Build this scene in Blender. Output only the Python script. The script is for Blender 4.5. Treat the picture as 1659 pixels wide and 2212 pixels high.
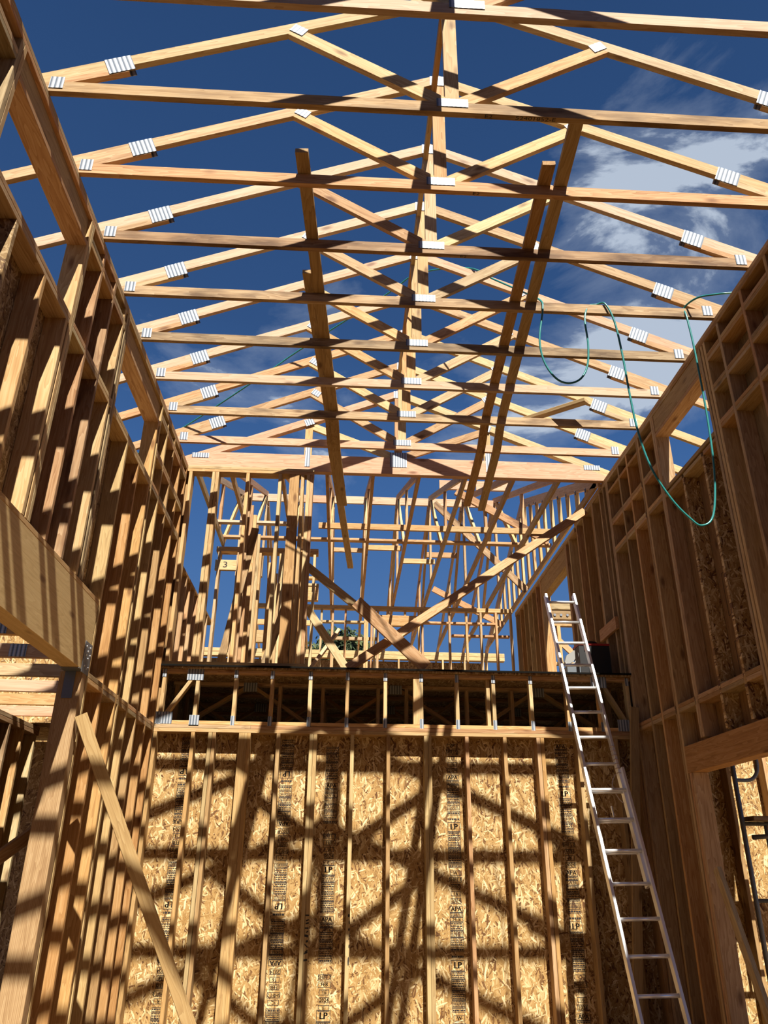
import bpy, math, random
from mathutils import Vector, Matrix
random.seed(7)
scene = bpy.context.scene
for o in list(bpy.data.objects): bpy.data.objects.remove(o)
C = scene.collection
R = math.radians

# ------------------------------------------------------------------ camera
cam_d = bpy.data.cameras.new('camera')
cam = bpy.data.objects.new('camera', cam_d); C.objects.link(cam)
PITCH, YAW, ROLL, FPX = R(24.97), R(2.813), R(0.516), 1655.0
fw = Vector((math.sin(YAW) * math.cos(PITCH), math.cos(YAW) * math.cos(PITCH), math.sin(PITCH)))
rt = Vector((math.cos(YAW), -math.sin(YAW), 0)); up = rt.cross(fw)
r2 = rt * math.cos(ROLL) + up * math.sin(ROLL); u2 = up * math.cos(ROLL) - rt * math.sin(ROLL)
m = Matrix((r2, u2, -fw)).transposed().to_4x4(); m.translation = Vector((0, 0, 1.6))
cam.matrix_world = m
cam_d.sensor_fit = 'VERTICAL'; cam_d.sensor_height = 24.0; cam_d.lens = 24.0 * FPX / 2212.0
cam_d.clip_start = 0.05; cam_d.clip_end = 400
scene.camera = cam

# ------------------------------------------------------------------ exposure, sun, sky
vs = scene.view_settings
vs.view_transform = 'Standard'; vs.look = 'None'; vs.gamma = 1.0; vs.use_curve_mapping = False
vs.exposure = 0.0
SUN = Vector((-0.20, 1.0, -1.36)).normalized()
sd = bpy.data.lights.new('sun', 'SUN'); sd.energy = 10.9; sd.angle = R(0.53); sd.color = (1.0, 0.94, 0.84)
so = bpy.data.objects.new('sun', sd); C.objects.link(so)
so.rotation_euler = (-SUN).to_track_quat('Z', 'Y').to_euler()

world = bpy.data.worlds.new('sky'); scene.world = world; world.use_nodes = True
nt = world.node_tree; nt.nodes.clear()
def N(t, kind, **kw):
    n = t.nodes.new(kind)
    for k, v in kw.items(): setattr(n, k, v)
    return n
def math_n(t, op, a, b=None, clamp=False):
    n = N(t, 'ShaderNodeMath', operation=op, use_clamp=clamp)
    for i, v in enumerate((a, b)):
        if v is None: continue
        if isinstance(v, (int, float)): n.inputs[i].default_value = v
        else: t.links.new(v, n.inputs[i])
    return n.outputs[0]
def ramp(t, fac, stops, interp='LINEAR'):
    n = N(t, 'ShaderNodeValToRGB'); n.color_ramp.interpolation = interp
    e = n.color_ramp.elements
    while len(e) < len(stops): e.new(0.5)
    for el, (p, c) in zip(e, stops):
        el.position = p; el.color = (c[0], c[1], c[2], 1) if not isinstance(c, (int, float)) else (c, c, c, 1)
    t.links.new(fac, n.inputs[0]); return n.outputs[0]
def mix(t, f, a, b, mode='MIX'):
    n = N(t, 'ShaderNodeMix', data_type='RGBA', blend_type=mode)
    for i, v in ((0, f), (6, a), (7, b)):
        if isinstance(v, (int, float)): n.inputs[i].default_value = v
        elif isinstance(v, (tuple, list)): n.inputs[i].default_value = (v[0], v[1], v[2], 1)
        else: t.links.new(v, n.inputs[i])
    return n.outputs[2]
tc = N(nt, 'ShaderNodeTexCoord'); sep = N(nt, 'ShaderNodeSeparateXYZ')
nt.links.new(tc.outputs['Generated'], sep.inputs[0])
grad = ramp(nt, sep.outputs[2], [(0.0, (0.125, 0.25, 0.49)), (0.18, (0.095, 0.215, 0.46)), (0.42, (0.052, 0.140, 0.36)),
                                 (0.62, (0.031, 0.084, 0.225)), (0.85, (0.022, 0.063, 0.175))])
mp = N(nt, 'ShaderNodeMapping'); mp.inputs['Scale'].default_value = (1.0, 1.5, 2.2); mp.inputs['Rotation'].default_value = (0, R(25), R(20))
nt.links.new(tc.outputs['Generated'], mp.inputs[0])
cn = N(nt, 'ShaderNodeTexNoise'); cn.inputs['Scale'].default_value = 3.6; cn.inputs['Detail'].default_value = 9; cn.inputs['Roughness'].default_value = 0.58
cn.inputs['Distortion'].default_value = 0.35
nt.links.new(mp.outputs[0], cn.inputs['Vector'])
def blob(d, r0, r1):                                   # 1 inside a cone about direction d
    dp = N(nt, 'ShaderNodeVectorMath', operation='DOT_PRODUCT'); nt.links.new(tc.outputs['Generated'], dp.inputs[0])
    dp.inputs[1].default_value = Vector(d).normalized()
    mr = N(nt, 'ShaderNodeMapRange', interpolation_type='SMOOTHSTEP'); nt.links.new(dp.outputs['Value'], mr.inputs[0])
    mr.inputs[1].default_value = math.cos(r1); mr.inputs[2].default_value = math.cos(r0)
    return mr.outputs[0]
b1 = blob((0.43, 0.63, 0.645), R(3), R(16)); b2 = blob((0.31, 0.72, 0.63), R(2), R(13))
b3 = blob((0.02, 0.84, 0.53), R(3), R(16)); b4 = blob((0.42, 0.9, 0.42), R(6), R(22))
cov = math_n(nt, 'ADD', math_n(nt, 'MULTIPLY', b1, 0.36), math_n(nt, 'ADD', math_n(nt, 'MULTIPLY', b2, 0.27), math_n(nt, 'ADD', math_n(nt, 'MULTIPLY', b3, 0.17), math_n(nt, 'MULTIPLY', b4, 0.08))))
cl = math_n(nt, 'ADD', math_n(nt, 'ADD', math_n(nt, 'MULTIPLY', cn.outputs['Fac'], 1.7), -0.35), cov)
cm = ramp(nt, cl, [(0.76, 0.0), (0.92, 0.20), (1.22, 0.92)])
sky = mix(nt, cm, grad, (0.50, 0.58, 0.70))
bg = N(nt, 'ShaderNodeBackground'); nt.links.new(sky, bg.inputs[0]); bg.inputs[1].default_value = 1.0
wo = N(nt, 'ShaderNodeOutputWorld'); nt.links.new(bg.outputs[0], wo.inputs[0])

# ------------------------------------------------------------------ materials
MATS = {}
def new_mat(name):
    mt = bpy.data.materials.new(name); mt.use_nodes = True
    t = mt.node_tree; b = t.nodes['Principled BSDF']; MATS[name] = mt
    return mt, t, b
def obj_coord(t, scale, jitter=40.0):
    tc = N(t, 'ShaderNodeTexCoord'); oi = N(t, 'ShaderNodeObjectInfo')
    ad = N(t, 'ShaderNodeVectorMath', operation='ADD'); t.links.new(tc.outputs['Object'], ad.inputs[0])
    sc = N(t, 'ShaderNodeVectorMath', operation='SCALE'); sc.inputs[0].default_value = (jitter, jitter * .7, jitter * .3)
    t.links.new(oi.outputs['Random'], sc.inputs['Scale']); t.links.new(sc.outputs[0], ad.inputs[1])
    mpn = N(t, 'ShaderNodeMapping'); mpn.inputs['Scale'].default_value = scale; t.links.new(ad.outputs[0], mpn.inputs[0])
    return mpn.outputs[0], oi.outputs['Random'], ad.outputs[0]
ALB = 0.76
def dim(c, k=None):
    k = k or ALB; g = (c[0] + c[1] + c[2]) / 3; return tuple((v * .96 + g * .04) * k for v in c)
def wood(name, dark, mid, light, stain=0.0, rough=0.75, var=0.5, comb=False):
    dark, mid, light = dim(dark), dim(mid), dim(light)
    mt, t, b = new_mat(name)
    v, rnd, raw = obj_coord(t, (1.6, 34, 34))
    n1 = N(t, 'ShaderNodeTexNoise'); t.links.new(v, n1.inputs['Vector']); n1.inputs['Scale'].default_value = 1.0
    n1.inputs['Detail'].default_value = 5; n1.inputs['Roughness'].default_value = 0.6; n1.inputs['Distortion'].default_value = 0.4
    mp2 = N(t, 'ShaderNodeMapping'); mp2.inputs['Scale'].default_value = (0.7, 7, 7); t.links.new(raw, mp2.inputs[0])
    n2 = N(t, 'ShaderNodeTexNoise'); t.links.new(mp2.outputs[0], n2.inputs['Vector']); n2.inputs['Scale'].default_value = 1.3
    n2.inputs['Detail'].default_value = 3
    rings = math_n(t, 'FRACT', math_n(t, 'MULTIPLY', n2.outputs['Fac'], 13.0))
    f = math_n(t, 'ADD', math_n(t, 'MULTIPLY', n1.outputs['Fac'], 0.72), math_n(t, 'MULTIPLY', rings, 0.28))
    col = ramp(t, f, [(0.28, dark), (0.5, mid), (0.72, light)])
    vo = N(t, 'ShaderNodeTexVoronoi'); mp3 = N(t, 'ShaderNodeMapping'); mp3.inputs['Scale'].default_value = (2.0, 5.5, 5.5)
    t.links.new(raw, mp3.inputs[0]); t.links.new(mp3.outputs[0], vo.inputs['Vector']); vo.inputs['Scale'].default_value = 1.0
    kn = ramp(t, vo.outputs['Distance'], [(0.06, 1.0), (0.12, 0.35), (0.16, 0.0)])
    col = mix(t, math_n(t, 'MULTIPLY', kn, 0.75), col, (dark[0] * .38, dark[1] * .27, dark[2] * .22))
    if stain:
        mp4 = N(t, 'ShaderNodeMapping'); mp4.inputs['Scale'].default_value = (2.2, 9, 9); t.links.new(raw, mp4.inputs[0])
        n4 = N(t, 'ShaderNodeTexNoise'); t.links.new(mp4.outputs[0], n4.inputs['Vector']); n4.inputs['Scale'].default_value = 1.0; n4.inputs['Detail'].default_value = 8
        sm = ramp(t, n4.outputs['Fac'], [(0.45, 0.0), (0.68, 1.0)])
        col = mix(t, math_n(t, 'MULTIPLY', sm, stain), col, (dark[0] * .34, dark[1] * .30, dark[2] * .30))
    if comb:
        sp0 = N(t, 'ShaderNodeSeparateXYZ'); t.links.new(raw, sp0.inputs[0])
        cw = ramp(t, math_n(t, 'FRACT', math_n(t, 'MULTIPLY', sp0.outputs[1], 95.0)), [(0.0, 1.0), (0.35, 0.0), (0.8, 0.0), (1.0, 0.9)])
        col = mix(t, math_n(t, 'MULTIPLY', cw, 0.45), col, (dark[0] * .55, dark[1] * .45, dark[2] * .4))
    hs = N(t, 'ShaderNodeHueSaturation'); t.links.new(col, hs.inputs['Color'])
    t.links.new(math_n(t, 'ADD', math_n(t, 'MULTIPLY', rnd, var), 1.0 - var * .55), hs.inputs['Value'])
    r3 = math_n(t, 'FRACT', math_n(t, 'MULTIPLY', rnd, 17.3))
    t.links.new(math_n(t, 'ADD', math_n(t, 'MULTIPLY', r3, 0.024), 0.488), hs.inputs['Hue'])
    t.links.new(math_n(t, 'ADD', math_n(t, 'MULTIPLY', r3, -0.22), 1.08), hs.inputs['Saturation'])
    t.links.new(hs.outputs[0], b.inputs['Base Color'])
    b.inputs['Roughness'].default_value = rough; b.inputs['Specular IOR Level'].default_value = 0.25
    bp = N(t, 'ShaderNodeBump'); bp.inputs['Strength'].default_value = 0.18; bp.inputs['Distance'].default_value = 0.004
    t.links.new(n1.outputs['Fac'], bp.inputs['Height']); t.links.new(bp.outputs[0], b.inputs['Normal'])
    return mt
wood('fir', (0.43, 0.24, 0.098), (0.60, 0.37, 0.172), (0.71, 0.48, 0.25), var=0.26)
wood('fir_pink', (0.54, 0.32, 0.18), (0.68, 0.44, 0.265), (0.75, 0.52, 0.34), var=0.18)
wood('spruce', (0.52, 0.31, 0.115), (0.68, 0.44, 0.18), (0.78, 0.56, 0.27), var=0.28)
wood('golden', (0.44, 0.255, 0.085), (0.58, 0.36, 0.125), (0.67, 0.445, 0.175), var=0.24)
wood('weathered', (0.36, 0.20, 0.09), (0.52, 0.32, 0.15), (0.64, 0.44, 0.24), stain=0.85, var=0.40)
wood('grey_pine', (0.41, 0.26, 0.11), (0.56, 0.38, 0.17), (0.66, 0.48, 0.25), stain=0.7, var=0.35)
wood('amber', (0.36, 0.20, 0.068), (0.50, 0.295, 0.105), (0.58, 0.37, 0.155), var=0.26)
wood('engineered', (0.62, 0.36, 0.11), (0.72, 0.43, 0.145), (0.78, 0.49, 0.18), var=0.1, rough=0.6)

def flakes(name, dark, mid, light, sat=1.0):
    dark, mid, light = dim(dark, .62), dim(mid, .68), dim(light, .80)
    mt, t, b = new_mat(name)
    v, rnd, raw = obj_coord(t, (1, 1, 1), 12.0)
    wn = N(t, 'ShaderNodeTexNoise'); wn.inputs['Scale'].default_value = 9; wn.inputs['Detail'].default_value = 3; t.links.new(raw, wn.inputs['Vector'])
    dv = N(t, 'ShaderNodeVectorMath', operation='SCALE'); dv.inputs['Scale'].default_value = 0.03; t.links.new(wn.outputs['Color'], dv.inputs[0])
    wv = N(t, 'ShaderNodeVectorMath', operation='ADD'); t.links.new(raw, wv.inputs[0]); t.links.new(dv.outputs[0], wv.inputs[1])
    best_c = best_p = None
    for k, (ang, sx, sy) in enumerate(((10, 8.5, 50), (-24, 9.5, 56), (36, 10.5, 52), (-48, 11, 58), (75, 12, 60), (-5, 7.5, 72))):
        mpk = N(t, 'ShaderNodeMapping'); mpk.vector_type = 'TEXTURE'
        mpk.inputs['Rotation'].default_value = (0, 0, R(ang)); mpk.inputs['Location'].default_value = (k * 1.37, k * .77, k * .31)
        t.links.new(wv.outputs[0], mpk.inputs[0])
        sc = N(t, 'ShaderNodeMapping'); sc.inputs['Scale'].default_value = (sx, sy, 8); t.links.new(mpk.outputs[0], sc.inputs[0])
        vo = N(t, 'ShaderNodeTexVoronoi', voronoi_dimensions='3D'); vo.inputs['Scale'].default_value = 1.0; t.links.new(sc.outputs[0], vo.inputs['Vector'])
        sp = N(t, 'ShaderNodeSeparateColor'); t.links.new(vo.outputs['Color'], sp.inputs[0])
        edge = ramp(t, vo.outputs['Distance'], [(0.35, 1.0), (0.75, 0.0)])
        pr = math_n(t, 'MULTIPLY', sp.outputs[0], edge)
        if best_p is None: best_p, best_c, best_g = pr, sp.outputs[1], sp.outputs[2]
        else:
            gt = math_n(t, 'GREATER_THAN', pr, best_p)
            def sel(a, bb):
                mx = N(t, 'ShaderNodeMix', data_type='FLOAT'); t.links.new(gt, mx.inputs[0]); t.links.new(a, mx.inputs[2]); t.links.new(bb, mx.inputs[3]); return mx.outputs[0]
            best_c, best_g, best_p = sel(best_c, sp.outputs[1]), sel(best_g, sp.outputs[2]), math_n(t, 'MAXIMUM', best_p, pr)
    f = math_n(t, 'ADD', math_n(t, 'MULTIPLY', best_c, 0.8), math_n(t, 'MULTIPLY', best_p, 0.2))
    col = ramp(t, f, [(0.05, (dark[0] * .7, dark[1] * .6, dark[2] * .5)), (0.17, dark), (0.30, (mid[0] * .82, mid[1] * .75, mid[2] * .62)), (0.62, mid), (0.88, light), (0.99, (light[0] * 1.15, light[1] * 1.2, light[2] * 1.35))])
    n1 = N(t, 'ShaderNodeTexNoise'); n1.inputs['Scale'].default_value = 90; n1.inputs['Detail'].default_value = 3; t.links.new(raw, n1.inputs['Vector'])
    sp_ = ramp(t, n1.outputs['Fac'], [(0.62, 0.0), (0.72, 1.0)])
    col = mix(t, math_n(t, 'MULTIPLY', sp_, 0.5), col, (dark[0] * .6, dark[1] * .5, dark[2] * .5))
    t.links.new(col, b.inputs['Base Color'])
    b.inputs['Roughness'].default_value = 0.68; b.inputs['Specular IOR Level'].default_value = 0.3
    bp = N(t, 'ShaderNodeBump'); bp.inputs['Strength'].default_value = 0.7; bp.inputs['Distance'].default_value = 0.003
    t.links.new(math_n(t, 'ADD', best_c, best_g), bp.inputs['Height']); t.links.new(bp.outputs[0], b.inputs['Normal'])
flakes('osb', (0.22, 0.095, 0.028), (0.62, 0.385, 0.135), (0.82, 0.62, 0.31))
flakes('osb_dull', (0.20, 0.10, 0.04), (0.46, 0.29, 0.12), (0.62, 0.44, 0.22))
wood('plywood', (0.27, 0.145, 0.045), (0.38, 0.215, 0.07), (0.45, 0.265, 0.095), var=0.22)
wood('combed', (0.42, 0.215, 0.075), (0.55, 0.31, 0.12), (0.63, 0.38, 0.165), var=0.1, comb=True)

def plain(name, col, rough=0.5, metal=0.0, spec=0.5):
    mt, t, b = new_mat(name); b.inputs['Base Color'].default_value = (*col, 1); b.inputs['Roughness'].default_value = rough
    b.inputs['Metallic'].default_value = metal; b.inputs['Specular IOR Level'].default_value = spec; return mt, t, b
mt, t, b = plain('nail_plate', (0.4, 0.42, 0.45), 0.5, 0.35, 0.3)
tcx = N(t, 'ShaderNodeTexCoord'); sx = N(t, 'ShaderNodeSeparateXYZ'); t.links.new(tcx.outputs['Object'], sx.inputs[0])
w1 = math_n(t, 'SINE', math_n(t, 'MULTIPLY', sx.outputs[0], 215.0)); w2 = math_n(t, 'SINE', math_n(t, 'MULTIPLY', sx.outputs[1], 520.0))
w = math_n(t, 'ADD', math_n(t, 'MULTIPLY', w1, 0.8), math_n(t, 'MULTIPLY', w2, 0.10))
t.links.new(ramp(t, math_n(t, 'ADD', math_n(t, 'MULTIPLY', w, 0.5), 0.5), [(0.10, (0.10, 0.125, 0.16)), (0.45, (0.30, 0.33, 0.37)), (1.0, (0.50, 0.53, 0.56))]), b.inputs['Base Color'])
bp = N(t, 'ShaderNodeBump'); bp.inputs['Strength'].default_value = 0.35; bp.inputs['Distance'].default_value = 0.003
t.links.new(w, bp.inputs['Height']); t.links.new(bp.outputs[0], b.inputs['Normal'])
plain('galvanized', (0.24, 0.26, 0.29), 0.45, 0.7)
plain('steel_dark', (0.16, 0.18, 0.20), 0.5, 0.6)
plain('bolt', (0.75, 0.76, 0.78), 0.3, 0.9)
plain('aluminium', (0.86, 0.86, 0.86), 0.33, 0.55)
plain('hose_teal', (0.02, 0.20, 0.19), 0.28, 0.0, 0.6)
plain('black_plastic', (0.012, 0.012, 0.013), 0.5)
plain('red_plastic', (0.35, 0.015, 0.012), 0.45)
plain('grey_plastic', (0.26, 0.26, 0.25), 0.6)
plain('rope', (0.50, 0.40, 0.34), 0.9)
plain('ink', (0.016, 0.012, 0.010), 0.7)
plain('membrane', (0.010, 0.009, 0.008), 1.0, 0, 0.0)
mt, t, b = plain('scaffold_paint', (0.14, 0.17, 0.20), 0.6, 0.3)
n1 = N(t, 'ShaderNodeTexNoise'); n1.inputs['Scale'].default_value = 45; n1.inputs['Detail'].default_value = 5
t.links.new(ramp(t, n1.outputs['Fac'], [(0.4, (0.10, 0.13, 0.16)), (0.6, (0.26, 0.28, 0.29))]), b.inputs['Base Color'])
mt, t, b = plain('concrete', (0.42, 0.36, 0.28), 0.9)
n1 = N(t, 'ShaderNodeTexNoise'); n1.inputs['Scale'].default_value = 1.5; n1.inputs['Detail'].default_value = 8
t.links.new(ramp(t, n1.outputs['Fac'], [(0.3, (0.17, 0.092, 0.032)), (0.7, (0.25, 0.145, 0.055))]), b.inputs['Base Color'])
mt, t, b = plain('earth', (0.30, 0.22, 0.13), 1.0)
n1 = N(t, 'ShaderNodeTexNoise'); n1.inputs['Scale'].default_value = 0.4; n1.inputs['Detail'].default_value = 8
t.links.new(ramp(t, n1.outputs['Fac'], [(0.3, (0.10, 0.075, 0.04)), (0.7, (0.16, 0.12, 0.07))]), b.inputs['Base Color'])
mt, t, b = plain('leaf', (0.06, 0.10, 0.03), 0.7)
oi = N(t, 'ShaderNodeTexCoord'); n1 = N(t, 'ShaderNodeTexNoise'); n1.inputs['Scale'].default_value = 1.6; t.links.new(oi.outputs['Object'], n1.inputs['Vector'])
t.links.new(ramp(t, n1.outputs['Fac'], [(0.35, (0.018, 0.032, 0.012)), (0.55, (0.05, 0.075, 0.025)), (0.7, (0.13, 0.15, 0.05))]), b.inputs['Base Color'])
plain('bark', (0.09, 0.06, 0.04), 0.9)

# ------------------------------------------------------------------ builders
def empty(name, loc=(0, 0, 0), label=None, cat=None, group=None, kind=None):
    o = bpy.data.objects.new(name, None); C.objects.link(o); o.location = loc; o.empty_display_size = 0.1
    return tag(o, label, cat, group, kind)
def tag(o, label=None, cat=None, group=None, kind=None):
    if label: o['label'] = label
    if cat: o['category'] = cat
    if group: o['group'] = group
    if kind: o['kind'] = kind
    return o
def world_loc(o):
    v = Vector(o.location)
    while o.parent: o = o.parent; v += Vector(o.location)
    return v
def rot_of(o):
    return o.matrix_basis.to_3x3() if o else Matrix.Identity(3)
def link(name, me, mat, parent, M):
    """M: world matrix (rigid). Parents are unrotated empties or boards."""
    if mat and (not me.materials): me.materials.append(MATS[mat])
    o = bpy.data.objects.new(name, me); C.objects.link(o)
    if mat and me.materials[0] is not MATS[mat]:
        o.material_slots[0].link = 'OBJECT'; o.material_slots[0].material = MATS[mat]
    if parent is not None:
        o.parent = parent
        PM = Matrix(WM.get(parent.name, Matrix.Translation(world_loc(parent))))
        o.matrix_parent_inverse = Matrix.Identity(4)
        o.matrix_basis = PM.inverted() @ M
    else: o.matrix_basis = M
    WM[o.name] = M.copy()
    return o
WM = {}
CACHE = {}
CH = 0.0028
def board_mesh(L, w, t):
    key = (round(L, 3), round(w, 4), round(t, 4))
    if key in CACHE: return CACHE[key]
    a, b_, c = L / 2, w / 2, t / 2; h = min(CH, b_ * .3, c * .3)
    prof = [(b_ - h, -c), (b_, -c + h), (b_, c - h), (b_ - h, c), (-b_ + h, c), (-b_, c - h), (-b_, -c + h), (-b_ + h, -c)]
    vs_ = [(-a, y, z) for y, z in prof] + [(a, y, z) for y, z in prof]
    fs = [(i, i + 8, (i + 1) % 8 + 8, (i + 1) % 8)[::-1] for i in range(8)] + [tuple(range(8)), tuple(range(15, 7, -1))]
    fs = [f[::-1] for f in fs]
    me = bpy.data.meshes.new('board'); me.from_pydata(vs_, [], fs); me.update(); CACHE[key] = me
    return me
def frame(ax, wd):
    X = Vector(ax).normalized(); Y = Vector(wd); Y = (Y - X * Y.dot(X)).normalized(); Z = X.cross(Y)
    return Matrix((X, Y, Z)).transposed()
def board(name, p0, p1, w, t, mat, parent=None, wd=(0, 0, 1)):
    p0, p1 = Vector(p0), Vector(p1); M = frame(p1 - p0, wd).to_4x4(); M.translation = (p0 + p1) / 2
    me = board_mesh((p1 - p0).length, w, t)
    if mat and me.materials and me.materials[0] is not MATS[mat]:
        k2 = (me.name, mat)
        if k2 not in CACHE: m2 = me.copy(); m2.materials.clear(); CACHE[k2] = m2
        me = CACHE[k2]
    return link(name, me, mat, parent, M)
def prism(name, pts, nrm, th, ax, mat, parent=None):
    """planar polygon (world points) extruded th along nrm, centred; grain along ax"""
    n = Vector(nrm).normalized(); X = Vector(ax).normalized(); Y = n.cross(X)
    o = sum((Vector(p) for p in pts), Vector()) / len(pts)
    loc = [((Vector(p) - o).dot(X), (Vector(p) - o).dot(Y)) for p in pts]
    area = sum(loc[i - 1][0] * loc[i][1] - loc[i][0] * loc[i - 1][1] for i in range(len(loc)))
    if area < 0: loc = loc[::-1]
    k = len(loc)
    vs_ = [(x, y, -th / 2) for x, y in loc] + [(x, y, th / 2) for x, y in loc]
    fs = [tuple(range(k))[::-1], tuple(range(k, 2 * k))] + [(i, (i + 1) % k, (i + 1) % k + k, i + k) for i in range(k)]
    me = bpy.data.meshes.new(name); me.from_pydata(vs_, [], fs); me.update()
    M = Matrix((X, Y, n)).transposed().to_4x4(); M.translation = o
    return link(name, me, mat, parent, M)
def clip(poly, a, b, c):                                  # keep a*x+b*z<=c
    out = []
    for i in range(len(poly)):
        p, q = poly[i - 1], poly[i]; dp = a * p[0] + b * p[1] - c; dq = a * q[0] + b * q[1] - c
        if (dp <= 0) != (dq <= 0):
            s = dp / (dp - dq); out.append((p[0] + s * (q[0] - p[0]), p[1] + s * (q[1] - p[1])))
        if dq <= 0: out.append(q)
    return out
def strip2d(p, q, w, ext=0.25):
    d = Vector((q[0] - p[0], q[1] - p[1])).normalized(); n = Vector((-d.y, d.x)) * (w / 2)
    p = Vector(p) - d * ext; q = Vector(q) + d * ext
    return [tuple(p + n), tuple(p - n), tuple(q - n), tuple(q + n)]
def tube(name, pts, r, mat, parent=None, seg=8, closed=False):
    pts = [Vector(p) for p in pts]; n = len(pts); vs_ = []; fs = []
    ref = None
    for i, p in enumerate(pts):
        d = (pts[min(i + 1, n - 1)] - pts[max(i - 1, 0)]).normalized()
        if ref is None: ref = d.orthogonal().normalized()
        u = (ref - d * ref.dot(d)).normalized(); ref = u; v = d.cross(u)
        for k in range(seg):
            a = 2 * math.pi * k / seg; vs_.append(tuple(p + (u * math.cos(a) + v * math.sin(a)) * r))
    for i in range(n - 1):
        for k in range(seg):
            fs.append((i * seg + k, i * seg + (k + 1) % seg, (i + 1) * seg + (k + 1) % seg, (i + 1) * seg + k))
    fs.append(tuple(range(seg))[::-1]); fs.append(tuple(range((n - 1) * seg, n * seg)))
    o = sum(pts, Vector()) / n
    me = bpy.data.meshes.new(name); me.from_pydata([tuple(Vector(v) - o) for v in vs_], [], fs); me.update()
    me.polygons.foreach_set('use_smooth', [len(f) == 4 for f in fs])
    return link(name, me, mat, parent, Matrix.Translation(o))
def spline(ctrl, sub=8):
    P = [Vector(c) for c in ctrl]; P = [P[0] * 2 - P[1]] + P + [P[-1] * 2 - P[-2]]; out = []
    for i in range(1, len(P) - 2):
        for k in range(sub):
            s = k / sub; a, b_, c, d = P[i - 1], P[i], P[i + 1], P[i + 2]
            out.append(0.5 * ((2 * b_) + (c - a) * s + (2 * a - 5 * b_ + 4 * c - d) * s * s + (3 * b_ - a - 3 * c + d) * s ** 3))
    out.append(P[-2]); return out
TXT = {}
def text_geo(s):
    if s not in TXT:
        cu = bpy.data.curves.new('t', 'FONT'); cu.body = s; cu.size = 1.0; cu.align_x = 'CENTER'; cu.align_y = 'CENTER'; cu.resolution_u = 2
        ob = bpy.data.objects.new('t', cu); C.objects.link(ob); bpy.context.view_layer.update()
        me = bpy.data.meshes.new_from_object(ob); v = [tuple(x.co) for x in me.vertices]; f = [tuple(p.vertices) for p in me.polygons]
        bpy.data.objects.remove(ob); bpy.data.curves.remove(cu); bpy.data.meshes.remove(me); TXT[s] = (v, f)
    return TXT[s]
class Ink:
    """flat print collected into one mesh: local u right, v up"""
    def __init__(s): s.v, s.f = [], []
    def rect(s, u0, v0, u1, v1):
        k = len(s.v); s.v += [(u0, v0, 0), (u1, v0, 0), (u1, v1, 0), (u0, v1, 0)]; s.f.append((k, k + 1, k + 2, k + 3))
    def box(s, u0, v0, u1, v1, e=0.004):
        s.rect(u0, v0, u1, v0 + e); s.rect(u0, v1 - e, u1, v1); s.rect(u0, v0 + e, u0 + e, v1 - e); s.rect(u1 - e, v0 + e, u1, v1 - e)
    def text(s, str_, u, v, size, sx=1.0, bold=0.0):
        vv, ff = text_geo(str_)
        for du in ((0.0,) if not bold else (-bold, 0.0, bold)):
            k = len(s.v); s.v += [(u + x * size * sx + du, v + y * size, 0) for x, y, _ in vv]; s.f += [tuple(i + k for i in f) for f in ff]
    def build(s, name, origin, right, upv, parent, mat='ink'):
        me = bpy.data.meshes.new(name); me.from_pydata(s.v, [], s.f); me.update()
        Rt, Up = Vector(right).normalized(), Vector(upv).normalized(); M = Matrix((Rt, Up, Rt.cross(Up))).transposed().to_4x4(); M.translation = Vector(origin)
        return link(name, me, mat, parent, M)
WOODS = ['spruce', 'fir', 'spruce', 'fir', 'grey_pine', 'weathered']
def pick(ws=None): return random.choice(ws or WOODS)

# ------------------------------------------------------------------ setting: ground and floors
def slab(name, x0, x1, y0, y1, z0, z1, mat, label, along='y'):
    if along == 'y': o = board(name, ((x0 + x1) / 2, y0, (z0 + z1) / 2), ((x0 + x1) / 2, y1, (z0 + z1) / 2), x1 - x0, z1 - z0, mat, None, (1, 0, 0))
    else: o = board(name, (x0, (y0 + y1) / 2, (z0 + z1) / 2), (x1, (y0 + y1) / 2, (z0 + z1) / 2), y1 - y0, z1 - z0, mat, None, (0, 1, 0))
    return tag(o, label, kind='structure')
slab('ground', -90, 90, -60, 120, -0.5, -0.3, 'earth', 'bare earth around the building')
slab("floor", -6.0, 8.0, -3.2, 8.24, -0.3, 0.0, 'concrete', 'bare concrete floor slab of the hall')

XL, XR = -1.924, 3.072
wf_ = empty('wall_front_added', (.57, -3.0, 0), 'unseen front wall added behind the photographer to cut fill light', kind='structure')  # unseen wall, added to block sky and ground light from the front
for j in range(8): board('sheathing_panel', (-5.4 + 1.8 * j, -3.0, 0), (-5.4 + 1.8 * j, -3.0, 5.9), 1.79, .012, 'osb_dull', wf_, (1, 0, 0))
for j in range(14): board('stud', (-6.0 + 1.0 * j, -2.9, 0), (-6.0 + 1.0 * j, -2.9, 5.9), .14, .038, 'fir', wf_, (0, 1, 0))
TPB, TPT = 5.835, 5.911                     # double top plate
WT = 0.14
# ------------------------------------------------------------------ side walls
def stud_y(par, x, y, z0, z1, mat=None, t=0.038, name='stud'):
    return board(name, (x, y, z0), (x, y, z1), WT, t, mat or pick(), par, (1, 0, 0))
def row_y(par, x, ys, zb, n=2, mats=None, name='block', depth=WT):
    """blocks between consecutive studs"""
    for a, b_ in zip(ys[:-1], ys[1:]):
        if b_ - a < 0.07: continue
        for k in range(n):
            board(name, (x, a + .019, zb + .019 + k * .0385), (x, b_ - .019, zb + .019 + k * .0385), depth, .037, pick(mats), par, (1, 0, 0))
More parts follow.
